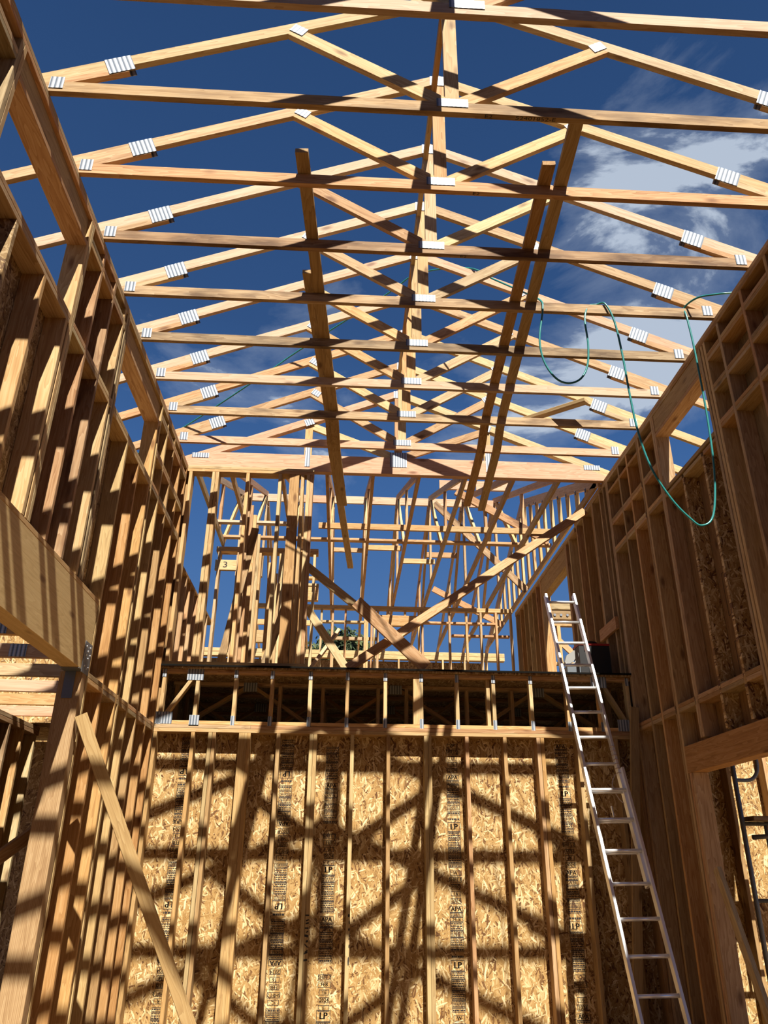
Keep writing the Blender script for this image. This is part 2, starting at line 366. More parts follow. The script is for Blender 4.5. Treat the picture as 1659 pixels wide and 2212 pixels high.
# left wall
WLm = empty('wall_left', (XL - WT / 2, 3, 0), 'tall open stud wall on the left with two clerestory openings', kind='structure')
xc = XL - WT / 2
LW = ['golden', 'spruce', 'fir', 'weathered', 'grey_pine', 'amber']
for k in range(2):
    z = TPB + .019 + k * .038
    for y0, y1 in ((-2.5, 1.6 + k), (1.6 + k, 4.9 + k), (4.9 + k, 8.24)):
        board('top_plate', (xc, y0, z), (xc, y1 - .002, z), WT, .0375, pick(['fir', 'amber', 'spruce']), WLm, (1, 0, 0))
full_a = [0.6, 1.0, 1.4, 1.82, 2.22, 2.60]                       # above the beam
for y in full_a: stud_y(WLm, xc, y, 3.475, TPB, pick(LW))
for y in (2.915, 2.955): stud_y(WLm, xc, y, 3.475, TPB, 'grey_pine')
for y in (3.345, 3.79): stud_y(WLm, xc, y, 3.475, 4.905, 'osb_dull' if y < 3.5 else 'spruce')
stud_y(WLm, xc, 4.205, 3.475, 4.905, 'spruce'); 
for y in (4.262, 4.302): stud_y(WLm, xc, y, 3.475, TPB, 'spruce')
for y, mtl in ((4.60, 'fir'), (4.91, 'weathered'), (5.225, 'spruce')): stud_y(WLm, xc, y, 3.475, TPB, mtl)
for y in (5.30, 5.345): stud_y(WLm, xc, y, 3.475, TPB, 'grey_pine')
stud_y(WLm, xc, 5.835, 0.04, 4.905, 'golden'); stud_y(WLm, xc, 6.235, 0.04, 4.905, 'amber')
for y, mtl in ((6.64, 'golden'), (6.72, 'golden')): stud_y(WLm, xc, y, 0.04, TPB if y > 6.7 else 5.6, mtl)
right_full = [(7.03, 'golden'), (7.37, 'amber'), (7.74, 'amber'), (8.06, 'amber')]
for y, mtl in right_full: stud_y(WLm, xc, y, 0.04, TPB, mtl)
row_y(WLm, xc, [1.0, 1.4, 1.82, 2.22, 2.60, 2.915], 5.655); row_y(WLm, xc, [4.302, 4.60, 4.91, 5.225, 5.30], 5.665)
YR = [6.72, 7.03, 7.37, 7.74, 8.06]
row_y(WLm, xc, YR, 5.69); row_y(WLm, xc, YR, 5.275); row_y(WLm, xc, YR, 4.925)
row_y(WLm, xc, [5.835, 6.235, 6.64, 7.03, 7.37, 7.74, 8.06], 2.845)
row_y(WLm, xc, [4.302, 4.60, 4.91, 5.225, 5.30], 4.905)
for y0, y1 in ((2.975, 4.243), (5.364, 6.70)):                     # sills and headers of the openings
    for k in range(2): board('sill_plate', (xc, y0, 4.924 + k * .0385), (xc, y1, 4.924 + k * .0385), WT, .0375, pick(['fir', 'spruce']), WLm, (1, 0, 0))
    hd = board('header', (xc - .012, y0, 5.735), (xc - .012, y1, 5.735), .196, .115, 'amber', WLm, (0, 0, 1))
    board('header_plate', (xc, y0, 5.616), (xc, y1, 5.616), WT, .0375, 'fir', WLm, (1, 0, 0))
stud_y(WLm, xc, 8.215, 0.04, TPB, 'amber')
board('bottom_plate', (xc, 5.80, .019), (xc, 8.24, .019), WT, .037, 'fir', WLm, (1, 0, 0))
def sheath_y(par, x, y0, y1, z0, z1, mat, name='sheathing_panel'):
    return board(name, (x, (y0 + y1) / 2, z0), (x, (y0 + y1) / 2, z1), y1 - y0 - .003, .011, mat, par, (0, 1, 0))
xs = XL - WT - .0065
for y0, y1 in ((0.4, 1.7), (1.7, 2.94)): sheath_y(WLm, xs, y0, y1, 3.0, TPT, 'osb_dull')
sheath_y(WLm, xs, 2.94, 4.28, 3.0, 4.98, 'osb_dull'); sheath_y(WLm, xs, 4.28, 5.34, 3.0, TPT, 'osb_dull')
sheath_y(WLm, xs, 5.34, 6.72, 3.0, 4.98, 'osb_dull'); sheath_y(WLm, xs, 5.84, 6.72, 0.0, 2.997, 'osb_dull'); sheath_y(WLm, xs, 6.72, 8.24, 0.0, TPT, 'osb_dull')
# right wall
WRm = empty('wall_right', (XR + WT / 2, 3, 0), 'tall shaded stud wall on the right sheathed with plywood', kind='structure')
xc = XR + WT / 2
RW = ['fir', 'amber', 'fir', 'amber', 'spruce']
for k in range(2):
    z = TPB + .019 + k * .038
    for y0, y1 in ((-2.5, 2.6 + k), (2.6 + k, 6.1 + k), (6.1 + k, 9.44)):
        board('top_plate', (xc, y0, z), (xc, y1 - .002, z), WT, .0375, pick(RW), WRm, (1, 0, 0))
for y in (1.9, 2.3, 2.7, 3.1, 3.5, 3.9, 4.29, 4.68, 5.09): stud_y(WRm, xc, y, 2.645, TPB, pick(RW))
for y in (5.355, 5.405, 5.455): stud_y(WRm, xc, y, 2.645, TPB, pick(RW))
for y in (5.73, 6.15): stud_y(WRm, xc, y, 2.645, 4.905, 'osb')
for y in (6.585, 6.625): stud_y(WRm, xc, y, 2.645, TPB, pick(RW))
for y in (7.02, 7.06): stud_y(WRm, xc, y, 0.04, TPB, pick(RW))
for y in (7.39, 7.66, 8.06, 8.10): stud_y(WRm, xc, y, 0.04, TPB, pick(RW))
for y in (8.36, 8.66, 8.70, 9.07, 9.36): stud_y(WRm, xc, y, 3.57, TPB, pick(['amber', 'fir']))
YA = [3.1, 3.5, 3.9, 4.29, 4.68, 5.09, 5.355]; YB = [6.625, 7.02, 7.39, 7.66, 8.06]
for zb in (5.625, 5.305, 4.955): row_y(WRm, xc, YA, zb, 2, RW)
for zb in (5.675, 5.265, 4.915): row_y(WRm, xc, YB, zb, 2 if zb < 5.6 else 1, RW)
row_y(WRm, xc, [3.9, 4.29, 4.68, 5.09, 5.355], 2.92, 2, RW); row_y(WRm, xc, [5.455, 5.73, 6.15, 6.60, 7.02, 7.39, 7.66, 8.06], 2.92, 2, RW)
row_y(WRm, xc, [5.455, 5.73, 6.15, 6.585], 4.905, 1, RW)
board('sill_plate', (xc, 5.475, 4.985), (xc, 6.566, 4.985), WT, .037, 'amber', WRm, (1, 0, 0))
board('header', (xc - .01, 5.475, 5.735), (xc - .01, 6.566, 5.735), .196, .11, 'amber', WRm, (0, 0, 1))
board('header_plate', (xc, 5.475, 5.612), (xc, 6.566, 5.612), WT, .0375, 'fir', WRm, (1, 0, 0))
stud_y(WRm, xc, 8.215, 0.04, TPB, 'amber')
board('bottom_plate', (xc, 7.0, .019), (xc, 8.24, .019), WT, .037, 'fir', WRm, (1, 0, 0))
board('bottom_plate', (xc, 8.25, 3.55), (xc, 9.44, 3.55), WT, .037, 'fir', WRm, (1, 0, 0))
board('block', (XR - .02, 8.22, 4.145), (XR - .02, 8.80, 4.145), .14, .038, 'fir', WRm, (0, 0, 1))
xs = XR + WT + .0065
for y0, y1, z0, z1 in ((-1.0, .22, 2.4, TPT), (.22, 1.44, 2.4, TPT), (1.44, 2.66, 2.4, TPT), (2.66, 3.88, 2.4, TPT), (3.88, 5.1, 2.4, 4.55), (3.88, 5.1, 4.553, TPT), (5.1, 5.46, 2.4, TPT), (5.46, 6.60, 2.4, 4.95),
                       (6.60, 7.04, 2.4, TPT), (7.04, 8.24, 0, 2.44), (7.04, 8.24, 2.443, 4.6), (7.04, 8.24, 4.603, TPT), (8.24, 9.44, 3.5, TPT)):
    sp = sheath_y(WRm, xs, y0, y1, z0, z1, 'plywood')
    if y0 in (5.46, 6.60, 7.04) and z1 > 3:
        ik = Ink(); zc = 0
        for j, ch in enumerate('31225'): ik.text(ch, 0, -.085 * j, .045)
        ik.box(-.06, -1.0, .05, -.62, .004); ik.box(-.05, -1.5, .03, -1.22, .004)
        ik.build('mill_stamp', (XR + WT - .002, (y0 + y1) / 2 - .04, min(z1, 4.9) - .35), (0, -1, 0), (0, 0, 1), sp)
# second part of the right wall behind the opening upstairs
for y in (9.75, 9.93, 9.97): stud_y(WRm, xc, y, 3.57, 5.79, pick(RW))
for y in (11.43, 11.47, 11.75, 12.05, 12.35, 12.65, 12.95, 13.3): stud_y(WRm, xc, y, 3.57, 5.79, pick(RW))
for k in range(2): board('top_plate', (xc, 9.46, 5.81 + .038 * k), (xc, 13.35, 5.81 + .038 * k), WT, .037, pick(RW), WRm, (1, 0, 0))
board('header', (xc, 9.99, 5.65), (xc, 11.41, 5.65), .27, .13, 'amber', WRm, (0, 0, 1))
board('sill_plate', (xc, 9.99, 4.02), (xc, 11.41, 4.02), WT, .038, 'fir', WRm, (1, 0, 0))
for y in (10.3, 10.7, 11.1): stud_y(WRm, xc, y, 3.57, 4.0, 'amber')
board('sheathing_panel', (xs, 9.7, 3.5), (xs, 9.7, 5.85), .5, .011, 'plywood', WRm, (0, 1, 0))
board('sheathing_panel', (xs, 12.4, 3.5), (xs, 12.4, 5.85), 1.9, .011, 'plywood', WRm, (0, 1, 0))

# ------------------------------------------------------------------ back wall with printed strand board
WB = empty('wall_back', (0.57, 8.17, 0), 'sunlit stud wall at the back sheathed with printed strand board', kind='structure')
BS = [(-1.905, .038, 'golden'), (-1.525, .038, 'golden'), (-1.352, .036, 'golden'), (-1.312, .036, 'amber'), (-1.02, .082, 'golden'), (-.96, .036, 'golden'), (-.66, .038, 'amber'),
      (-.325, .038, 'golden'), (-.285, .038, 'golden'), (.095, .038, 'golden'), (.465, .038, 'amber'), (.85, .038, 'golden'), (.89, .038, 'golden'),
      (1.275, .038, 'fir'), (1.67, .038, 'amber'), (2.02, .038, 'fir'), (2.062, .038, 'golden'), (2.44, .038, 'amber'), (2.84, .038, 'amber'), (3.05, .038, 'amber')]
stud_objs = {}
for x, w, mtl in BS:
    stud_objs[x] = board('stud' if w < .05 else 'post', (x, 8.17, .038), (x, 8.17, 2.845), .14, w, mtl, WB, (0, 1, 0))
board('bottom_plate', (XL, 8.17, .019), (XR, 8.17, .019), .14, .037, 'fir', WB, (0, 1, 0))
for k, (mtl, cut) in enumerate((('spruce', .2), ('fir', -.95))):
    for a, b_ in ((XL, cut), (cut + .002, XR)): board('top_plate', (a, 8.17, 2.864 + .038 * k), (b_, 8.17, 2.864 + .038 * k), .14, .037, mtl, WB, (0, 1, 0))
panels = []
for a, b_ in ((XL, -.70), (-.70, .47), (.47, 1.67), (1.67, XR)):
    panels.append(board('strand_board_panel', ((a + b_) / 2, 8.247, .0), ((a + b_) / 2, 8.247, 2.85), b_ - a - .003, .012, 'osb', WB, (1, 0, 0)))
def stencil(par, x, zl, flip=False, letter='E', lo=.02, hi=2.82, w=.128, seed=1, order=0):
    ik = Ink(); rr = random.Random(seed); s = -1 if flip else 1
    def inside(v0, v1):
        a, b_ = (zl + s * v0, zl + s * v1); return min(a, b_) > lo and max(a, b_) < hi
    def lines(v1, v0, n):                                      # fine print as thin bars
        h = (v1 - v0) / n
        for j in range(n):
            vc = v1 - (j + .5) * h; u = -w * .44
            while u < w * .40:
                l = rr.uniform(.008, .026); ik.rect(u, vc - h * .26, min(u + l, w * .44), vc + h * .22); u += l + .004
    for per in range(-3, 4):
        o = per * -1.2
        def Bx(v1, v0, txt=None, size=.05, bold=0, wf=1.0, n=0, sx=1):
            if not inside(o + v0, o + v1): return
            ik.box(-w / 2 * wf, o + v0, w / 2 * wf, o + v1, .0045)
            if txt: ik.text(txt, 0, o + (v0 + v1) / 2, size, sx, bold)
            if n: lines(o + v1 - .004, o + v0 + .004, n)
        Bx(.045, -.045, 'LP', .075, .003)
        Bx(-.045, -.11, n=3); Bx(-.11, -.20, n=4); Bx(-.20, -.275, n=4); Bx(-.275, -.335, n=3)
        Bx(-.338, -.372, n=1)
        q = -.48 if order else 0.0; r = .305 if order else 0.0
        Bx(-.395 + q * 1.0, -.44 + q, 'SHIFT 2' if order else '·' + letter + '·', .042, .001, .95 if order else .8, sx=.85 if order else 1)
        Bx(-.452 + q, -.50 + q, 'FEB' if order else 'SHIFT 2', .042, .001, .95, sx=1 if order else .85)
        Bx(-.515 + q, -.56 + q, '16' if order else 'FEB', .042, .001, .72); Bx(-.575 + q, -.62 + q, '2024' if order else '16', .042, .001, .72)
        Bx(-.635 + q, -.685 + q, letter if order else '2024', .046, .001, .80)
        Bx(-.705 + r, -.76 + r, 'APA', .055, .002); Bx(-.76 + r, -.80 + r, n=2); Bx(-.80 + r, -.84 + r, '24/16', .036, .001); Bx(-.84 + r, -.91 + r, n=3)
        Bx(-.91 + r, -.97 + r, n=3); Bx(-.97 + r, -1.04 + r, n=4); Bx(-1.05 + r, -1.09 + r, n=1)
        if not order and inside(o - 1.145, o - 1.11): lines(o - 1.11, o - 1.145, 1)
    ik.build('stencil_print', (x, 8.2405, zl), (s, 0, 0), (0, 0, s), par)
stencil(panels[0], -1.60, 1.28, True, 'R', seed=2, w=.10)
stencil(panels[1], -.565, 1.27, True, 'C', seed=3); stencil(panels[1], -.105, 1.585, False, 'E', seed=4, order=1)
stencil(panels[2], 1.135, 1.985, False, 'W', seed=5); stencil(panels[3], 2.285, 2.31, False, 'C', seed=6)
ik = Ink()                                                    # cut-off lower edge of big marker letters
for v0, v1, u0, h in ((.0, .0, -.017, .013), (-.045, -.035, -.010, .012), (-.068, -.062, -.012, .014), (-.105, -.105, -.017, .012), (-.14, -.13, -.004, .012), (-.165, -.172, -.017, .020),
                      (-.215, -.21, -.004, .018), (-.235, -.262, -.014, .012), (-.30, -.285, -.010, .013), (-.312, -.30, -.017, .012), (-.365, -.36, -.017, .016)):
    k = len(ik.v); ik.v += [(u0, v0 - h / 2, 0), (.017, v1 - h / 2, 0), (.017, v1 + h / 2, 0), (u0, v0 + h / 2, 0)]; ik.f.append((k, k + 1, k + 2, k + 3))
ik.build('marker_writing', (-.285, 8.0985, 1.20), (1, 0, 0), (0, 0, 1), stud_objs[-.285])
ik = Ink()
def disc(u, v, a, b_):
    k = len(ik.v); ik.v += [(min(u + a * math.cos(q * .7854), .0185), v + b_ * math.sin(q * .7854), 0) for q in range(8)]; ik.f.append(tuple(range(k, k + 8)))
for u, v, a, b_ in ((.008, .0, .010, .014), (.016, -.055, .006, .018), (.012, -.115, .008, .013), (.015, -.165, .004, .016), (.014, -.19, .005, .007), (.016, -.25, .006, .016), (.012, -.37, .007, .038)): disc(u, v, a, b_)
ik.build('marker_writing', (.095, 8.0985, 1.20), (1, 0, 0), (0, 0, 1), stud_objs[.095])

# ------------------------------------------------------------------ upper floor deck and floor trusses
dk = board('floor_upper', (.57, 8.06, 3.503), (.57, 16.3, 3.503), 5.6, .022, 'osb_dull', None, (1, 0, 0)); tag(dk, 'upper floor deck of strand board seen edge on above the floor trusses', kind='structure')
board('edge_membrane', (XL - .1, 8.052, 3.517), (XR + .05, 8.052, 3.517), .02, .008, 'membrane', dk, (0, 0, 1))
def plate(par, x, y, z, w, h, ang=0, mat='nail_plate', th=.004):
    c, s = math.cos(ang), math.sin(ang)
    return board('nail_plate', (x - w / 2 * c, y, z - w / 2 * s), (x + w / 2 * c, y, z + w / 2 * s), h, th, mat, par, (-s, 0, c))
FV = [-1.885, -1.535, -1.14, -.76, -.36, .03, .43, .81, 1.19, 1.58, 1.98, 2.37, 2.72, 3.03]
ORD = ['first', 'second', 'third', 'fourth', 'fifth', 'sixth', 'seventh', 'eighth', 'ninth', 'tenth', 'eleventh', 'twelfth']
def floor_truss(k, y):
    lab = 'open web floor truss on the back wall, its uprights and end diagonals in full view' if k == 0 else 'dark floor truss under the deck, %s behind the front one' % ORD[k - 1]
    t_ = empty('floor_truss', (.57, y, 2.921), lab, 'floor truss', 'floor trusses under the upper deck')
    board('bottom_chord', (XL + .01, y, 2.941), (XR - .01, y, 2.941), .089, .038, 'spruce', t_, (0, 1, 0))
    board('top_chord', (XL + .01, y, 3.472), (XR - .01, y, 3.472), .089, .038, 'fir', t_, (0, 1, 0))
    if k == 0:
        for x in FV:
            board('upright', (x, y, 2.961), (x, y, 3.452), .089, .038, 'spruce', t_, (0, 1, 0))
            if abs(x + 1.535) > .01: plate(t_, x, y - .047, 3.445, .04, .085)
            plate(t_, x, y - .047, 2.965, .04, .10)
        board('diagonal', (-1.56, y, 3.45), (-1.86, y, 2.98), .089, .038, 'spruce', t_, (0, 1, 0))
        board('diagonal', (2.75, y, 3.45), (3.0, y, 2.98), .089, .038, 'amber', t_, (0, 1, 0))
        plate(t_, -1.565, y - .047, 3.435, .17, .12); plate(t_, -1.84, y - .047, 2.985, .17, .12); plate(t_, -1.53, y - .048, 2.96, .10, .11)
        plate(t_, 2.72, y - .047, 3.435, .17, .12); plate(t_, 2.96, y - .047, 2.985, .16, .12)
        board('upright', (.76, y, 2.961), (.76, y, 3.452), .089, .07, 'spruce', t_, (0, 1, 0))
        board('upright', (1.53, y + .05, 2.961), (1.53, y + .05, 3.452), .089, .038, 'spruce', t_, (0, 1, 0))
    else:
        xs_ = [XL + .05 + (XR - XL - .1) * j / 6 for j in range(7)]
        for j in range(6):
            a, b_ = (2.97, 3.45) if (j + k) % 2 else (3.45, 2.97)
            board('web', (xs_[j] + .03, y, a), (xs_[j + 1] - .03, y, b_), .089, .038, 'amber', t_, (0, 1, 0))
        for j in (0, 2, 4, 6): board('upright', (xs_[j], y, 2.961), (xs_[j], y, 3.452), .089, .038, 'fir', t_, (0, 1, 0))
        for j in (1, 3, 5): plate(t_, xs_[j], y - .047, 3.44 if (j + k) % 2 == 0 else 2.98, .15, .1)
for k in range(6): floor_truss(k, 8.15 + .61 * k)
WR2 = empty('wall_lower_rear', (.57, 11.9, 0), 'dark inner face behind the floor trusses', kind='structure')
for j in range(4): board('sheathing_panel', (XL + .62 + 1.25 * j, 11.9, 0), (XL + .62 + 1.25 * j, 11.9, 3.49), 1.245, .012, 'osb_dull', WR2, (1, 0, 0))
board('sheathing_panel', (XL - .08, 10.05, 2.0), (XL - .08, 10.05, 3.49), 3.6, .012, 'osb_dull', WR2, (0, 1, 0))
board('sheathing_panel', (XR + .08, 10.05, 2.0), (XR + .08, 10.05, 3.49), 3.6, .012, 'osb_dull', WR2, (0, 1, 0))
for x in (-.72, .38, .7, 1.9, 2.55): board('stud', (x, 8.75, 0), (x, 8.75, 3.45), .14, .038, 'fir', WR2, (0, 1, 0))

# ------------------------------------------------------------------ hall roof trusses
CX = .57; SL = .41; ZP = 7.115; DV = .096; BC0, BC1 = 5.911, 6.0
def T(x): return ZP - SL * abs(x)
def P3(y, pts): return [(CX + a, y, b_) for a, b_ in pts]
def roof_truss(y, lab, bmat, girder=False):
    t_ = empty('roof_truss' if not girder else 'girder_truss', (CX, y, BC0), lab, 'truss', None if girder else 'roof trusses spanning the hall')
    th = .038 if not girder else .076; bt = BC1 if not girder else 6.135; f = y - th / 2 - .0025; bk = y + th / 2 + .0025
    xk = (ZP - DV - bt) / SL
    bc = [(-2.63, BC0), (2.63, BC0), (2.63, T(2.63) - DV), (xk, bt), (-xk, bt), (-2.63, T(2.63) - DV)]
    b_ob = prism('bottom_chord', P3(y, bc), (0, -1, 0), th, (1, 0, 0), bmat, t_)
    for s in (-1, 1):
        tcp = [(s * 3.34, T(3.34)), (0, ZP), (0, ZP - DV), (s * 3.34, T(3.34) - DV)]
        prism('top_chord', P3(y, tcp), (0, -1, 0), th, (1, 0, -s * SL), pick(['fir', 'spruce', 'fir_pink']), t_)
        if not girder:
            xi = (ZP - DV - .05 - bt) / SL
            sl = [(s * xk, bt), (s * 2.05, T(2.05) - DV), (s * 2.035, T(2.05) - DV - .05), (s * xi, bt)]
            prism('heel_wedge', P3(y, sl), (0, -1, 0), th, (1, 0, -s * SL), 'fir', t_)
        B = lambda poly: clip(clip(poly, SL * s, 1.0, ZP - DV), 0, -1, -bt)
        if girder: web = B(strip2d((s * .05, bt + .02), (s * 1.10, T(1.10) - DV), .089)); web = clip(web, s, 0, 1.055)
        else: web = B(strip2d((s * .055, bt - .0), (s * 1.02, T(1.02) - DV), .089))
        web = clip(web, -s, 0, -.046)
        dz = (T(1.02) - DV - bt) / .96
        prism('web', P3(y, web), (0, -1, 0), th * .98 if not girder else .038, (1, 0, s * dz), pick(['spruce', 'fir', 'spruce']), t_)
        if girder:
            up_ = clip([(s * 1.1 - .045, bt), (s * 1.1 + .045, bt), (s * 1.1 + .045, 8), (s * 1.1 - .045, 8)], SL * s, 1, ZP - DV)
            prism('upright', P3(y, up_), (0, -1, 0), .038, (0, 0, 1), 'spruce', t_)
            plate(t_, CX + s * 1.1, f, bt - .03, .06, .26); plate(t_, CX + s * 1.1, f, T(1.1) - DV + .03, .11, .09, math.atan(-s * SL))
            plate(t_, CX + s * 2.38, f, bt - .05, .20, .065)
        else:
            a = math.atan(-s * SL)
            plate(t_, CX + s * 1.0, f, T(1.0) - DV + .012, .10, .075, math.atan2(dz * s, 1)); plate(t_, CX + s * 1.0, bk, T(1.0) - DV + .012, .10, .075, a)
            for q in (f, bk): plate(t_, CX + s * 2.10, q, T(2.10) - .072, .165, .135, a)
            plate(t_, CX + s * 2.455, f, 5.985, .085, .10, 0)
            plate(t_, CX + s * 2.455, bk, 5.985, .085, .10, 0)
    kp = clip(clip([(-.045, bt), (.045, bt), (.045, 8), (-.045, 8)], SL, 1, ZP - DV), -SL, 1, ZP - DV)
    prism('king_post', P3(y, kp), (0, -1, 0), th * .98, (0, 0, 1), pick(['spruce', 'fir']), t_)
    for q in (f, bk):
        if girder: plate(t_, CX, q, bt - .03, .205, .20)
        else: plate(t_, CX, q, bt - .008, .20, .072)
        plate(t_, CX, q, ZP - .07, .12, .10)
    return t_, b_ob
TY = lambda i: 2.684 + .61 * i
CH_MAT = {0: 'fir_pink', 1: 'grey_pine', 2: 'fir', 3: 'weathered', 4: 'weathered', 5: 'weathered', 6: 'fir_pink', 7: 'weathered', 8: 'fir_pink'}
TL = {-3: 'hall roof truss behind the photographer, outside the picture', -2: 'hall roof truss above the photographer, outside the picture', -1: 'hall roof truss just above the top edge of the picture',
      0: 'roof truss at the top edge, only its lower chord and centre plate in view', 1: 'roof truss with handwritten numbers under its lower chord, second from top edge',
      2: 'third roof truss from the top edge, left brace board starts behind it', 3: 'fourth roof truss from the top edge, lower chord stained dark at both ends',
      4: 'roof truss whose stained lower chord carries the teal hose loops, fifth from top', 5: 'darkest stained roof truss, sixth from the top edge',
      6: 'roof truss just below the stained one, seventh from the top edge', 7: 'eighth roof truss from the top edge, the loose plank lies against it', 8: 'last ordinary roof truss before the deep girder'}
bchord = {}
for i in range(-2, 9):
    tr, bc_ = roof_truss(TY(i), TL[i], CH_MAT.get(i, 'fir')); bchord[i] = bc_
gird, gb = roof_truss(8.195, 'deep girder truss over the upper wall, with a large centre plate', 'fir_pink', True)
for i in (1, 2, 3):
    for st, dx in (('E2', 0), ('52401852-E', .30)) if i == 1 else (('E2', 0),):
        ik = Ink(); ik.text(st, 0, 0, .036, 1.5)
        ik.build('pencil_mark', ((.80 if i == 1 else .82) + dx, TY(i), BC0 - .0012), (1, 0, 0), (0, -1, 0), bchord[i])['kind'] = 'stuff'
for i in range(-1, 9):
    y0, y1 = TY(i - 1) + .0195, (TY(i) if i < 9 else 8.195) - .0195
    o = board('ridge_block', (CX - .03, y0, 6.965), (CX - .03, y1, 6.965), .089, .038, pick(['amber', 'fir']), None, (0, 0, 1))
    tag(o, 'short ridge block between roof trusses %s and %s from the top edge' % (ORD[max(i, 0) - 0] if i >= 0 else 'zero', ORD[i + 1]) if i > 0 else 'ridge block %s above the top edge of the picture' % ('just' if i == 0 else 'well'), 'block', 'ridge blocks between the roof trusses')
# lateral brace boards lying on the lower chords, dipping under the last truss
def bent_board(name, pts, w, t, mat, lab):
    n = len(pts); vs_ = []; fs = []; P = [Vector(p) for p in pts]; o = P[0].copy()
    for i, p in enumerate(P):
        d = (P[min(i + 1, n - 1)] - P[max(i - 1, 0)]).normalized(); s = d.cross(Vector((0, 0, 1))).normalized(); u = s.cross(d)
        for a, b_ in ((-1, -1), (1, -1), (1, 1), (-1, 1)): vs_.append(tuple(p + s * (a * w / 2) + u * (b_ * t / 2) - o))
    for i in range(n - 1):
        for k in range(4): fs.append((i * 4 + k, i * 4 + (k + 1) % 4, i * 4 + 4 + (k + 1) % 4, i * 4 + 4 + k))
    fs += [(3, 2, 1, 0), tuple(range(4 * n - 4, 4 * n))]
    vs2 = [(v[1], v[0], v[2]) for v in vs_]                      # local X along the board
    fs = [f for f in fs]
    me = bpy.data.meshes.new(name); me.from_pydata(vs2, [], fs); me.update()
    M = Matrix(((0, 1, 0), (1, 0, 0), (0, 0, -1))).to_4x4()
    me.transform(Matrix.Diagonal((1, 1, -1, 1))); M.translation = o
    return tag(link(name, me, mat, None, M), lab, 'board', 'brace boards laid over the lower chords')
def lateral(x0, y0, x1, y1, mat, lab, dz=0.0, dip=.131):
    pts = []; n = 48
    for j in range(n + 1):
        y = y0 + (y1 - y0) * j / n; s = min(max((y - 6.975) / .565, 0), 1); s = s * s * (3 - 2 * s)
        pts.append((x0 + (x1 - x0) * j / n, y, 6.022 + dz - s * dip))
    return bent_board('brace_board', pts, .089, .038, mat, lab)
lateral(-.40, 3.71, -.085, 8.93, 'amber', 'left brace board whose near end shows below the third truss', 0, .1705)
lateral(-.405, 4.92, .035, 11.3, 'amber', 'longer left brace board reaching back past the girder', .0395, .1705)
lateral(1.30, 3.71, 1.515, 8.92, 'amber', 'right brace board with its pale cut end showing, inner of the pair')
lateral(1.395, 3.34, 1.725, 9.04, 'amber', 'right brace board, outer of the pair')
tag(board('loose_plank', (1.80, 7.22, 6.10), (2.46, 6.72, 6.10), .14, .038, 'spruce', None, (.6, .8, .25)), 'short loose plank lying on the lower chords at right', 'plank')

# ------------------------------------------------------------------ beams and posts
gl = empty('beam', (XL - .07, 3.2, 2.905), 'deep engineered beam over the left opening, striped with shadows', 'beam')
bm_ = board('beam_body', (XL - .065, 0.3, 3.17), (XL - .065, 5.795, 3.17), .53, .13, 'engineered', gl, (0, 0, 1))
board('beam_plate', (XL - .07, 0.3, 3.454), (XL - .07, 5.81, 3.454), .14, .037, 'spruce', gl, (1, 0, 0))
hg = board('hanger_plate', (XL + .003, 5.655, 3.00), (XL + .003, 5.81, 3.00), .23, .005, 'galvanized', gl, (0, 0, 1))
for a, b_ in ((5.69, 3.08), (5.73, 3.05), (5.77, 3.085), (5.70, 3.02), (5.75, 3.00), (5.70, 2.94), (5.745, 2.925), (5.785, 2.94), (5.785, 3.03)):
    tube('bolt_head', [(XL + .005, a, b_), (XL + .010, a, b_)], .0075, 'bolt', hg, 8)
board('hanger_seat', (XL - .066, 5.60, 2.900), (XL - .066, 5.80, 2.900), .14, .006, 'galvanized', gl, (1, 0, 0))
ps = empty('post', (XL - .08, 5.75, 0), 'thick squared post with combed grain under the beam end', 'post')
board('post_body', (XL - .082, 5.752, 0), (XL - .082, 5.752, 2.896), .165, .088, 'combed', ps, (1, 0, 0))
board('strap', (XL - .085, 5.703, 2.70), (XL - .085, 5.703, 2.896), .075, .004, 'steel_dark', ps, (1, 0, 0))
hb = empty('header_beam', (XR + .07, 5, 2.39), 'solid timber header over the right opening', 'beam')
board('beam_body', (XR + .065, 1.6, 2.505), (XR + .065, 7.0, 2.505), .23, .135, 'amber', hb, (0, 0, 1))
for y in (7.0 - .04, 6.92): board('trimmer', (XR + .07, y, 0), (XR + .07, y, 2.388), .14, .038, 'fir', hb, (1, 0, 0))

# ------------------------------------------------------------------ upper partition under the girder
WU = empty('wall_upper', (-1.2, 8.17, 3.53), 'upper stud partition under the left end of the girder', kind='structure')
for x, w in ((-1.885, .038), (-1.615, .038), (-1.573, .038), (-1.215, .038), (-.835, .038), (-.57, .038), (-.502, .038), (-.462, .038)):
    board('stud', (x, 8.17, 3.57), (x, 8.17, TPB), .14, w, 'spruce' if x < -.7 or x < -.48 else 'fir', WU, (0, 1, 0))
board('post', (-.667, 8.17, 3.57), (-.667, 8.17, TPB), .14, .112, 'amber', WU, (0, 1, 0))
for k in range(2): board('top_plate', (XL, 8.17, TPB + .019 + .038 * k), (-.44, 8.17, TPB + .019 + .038 * k), .14, .037, 'spruce', WU, (0, 1, 0))
board('bottom_plate', (XL - .03, 8.17, 3.551), (-.40, 8.17, 3.551), .14, .038, 'grey_pine', WU, (0, 1, 0))

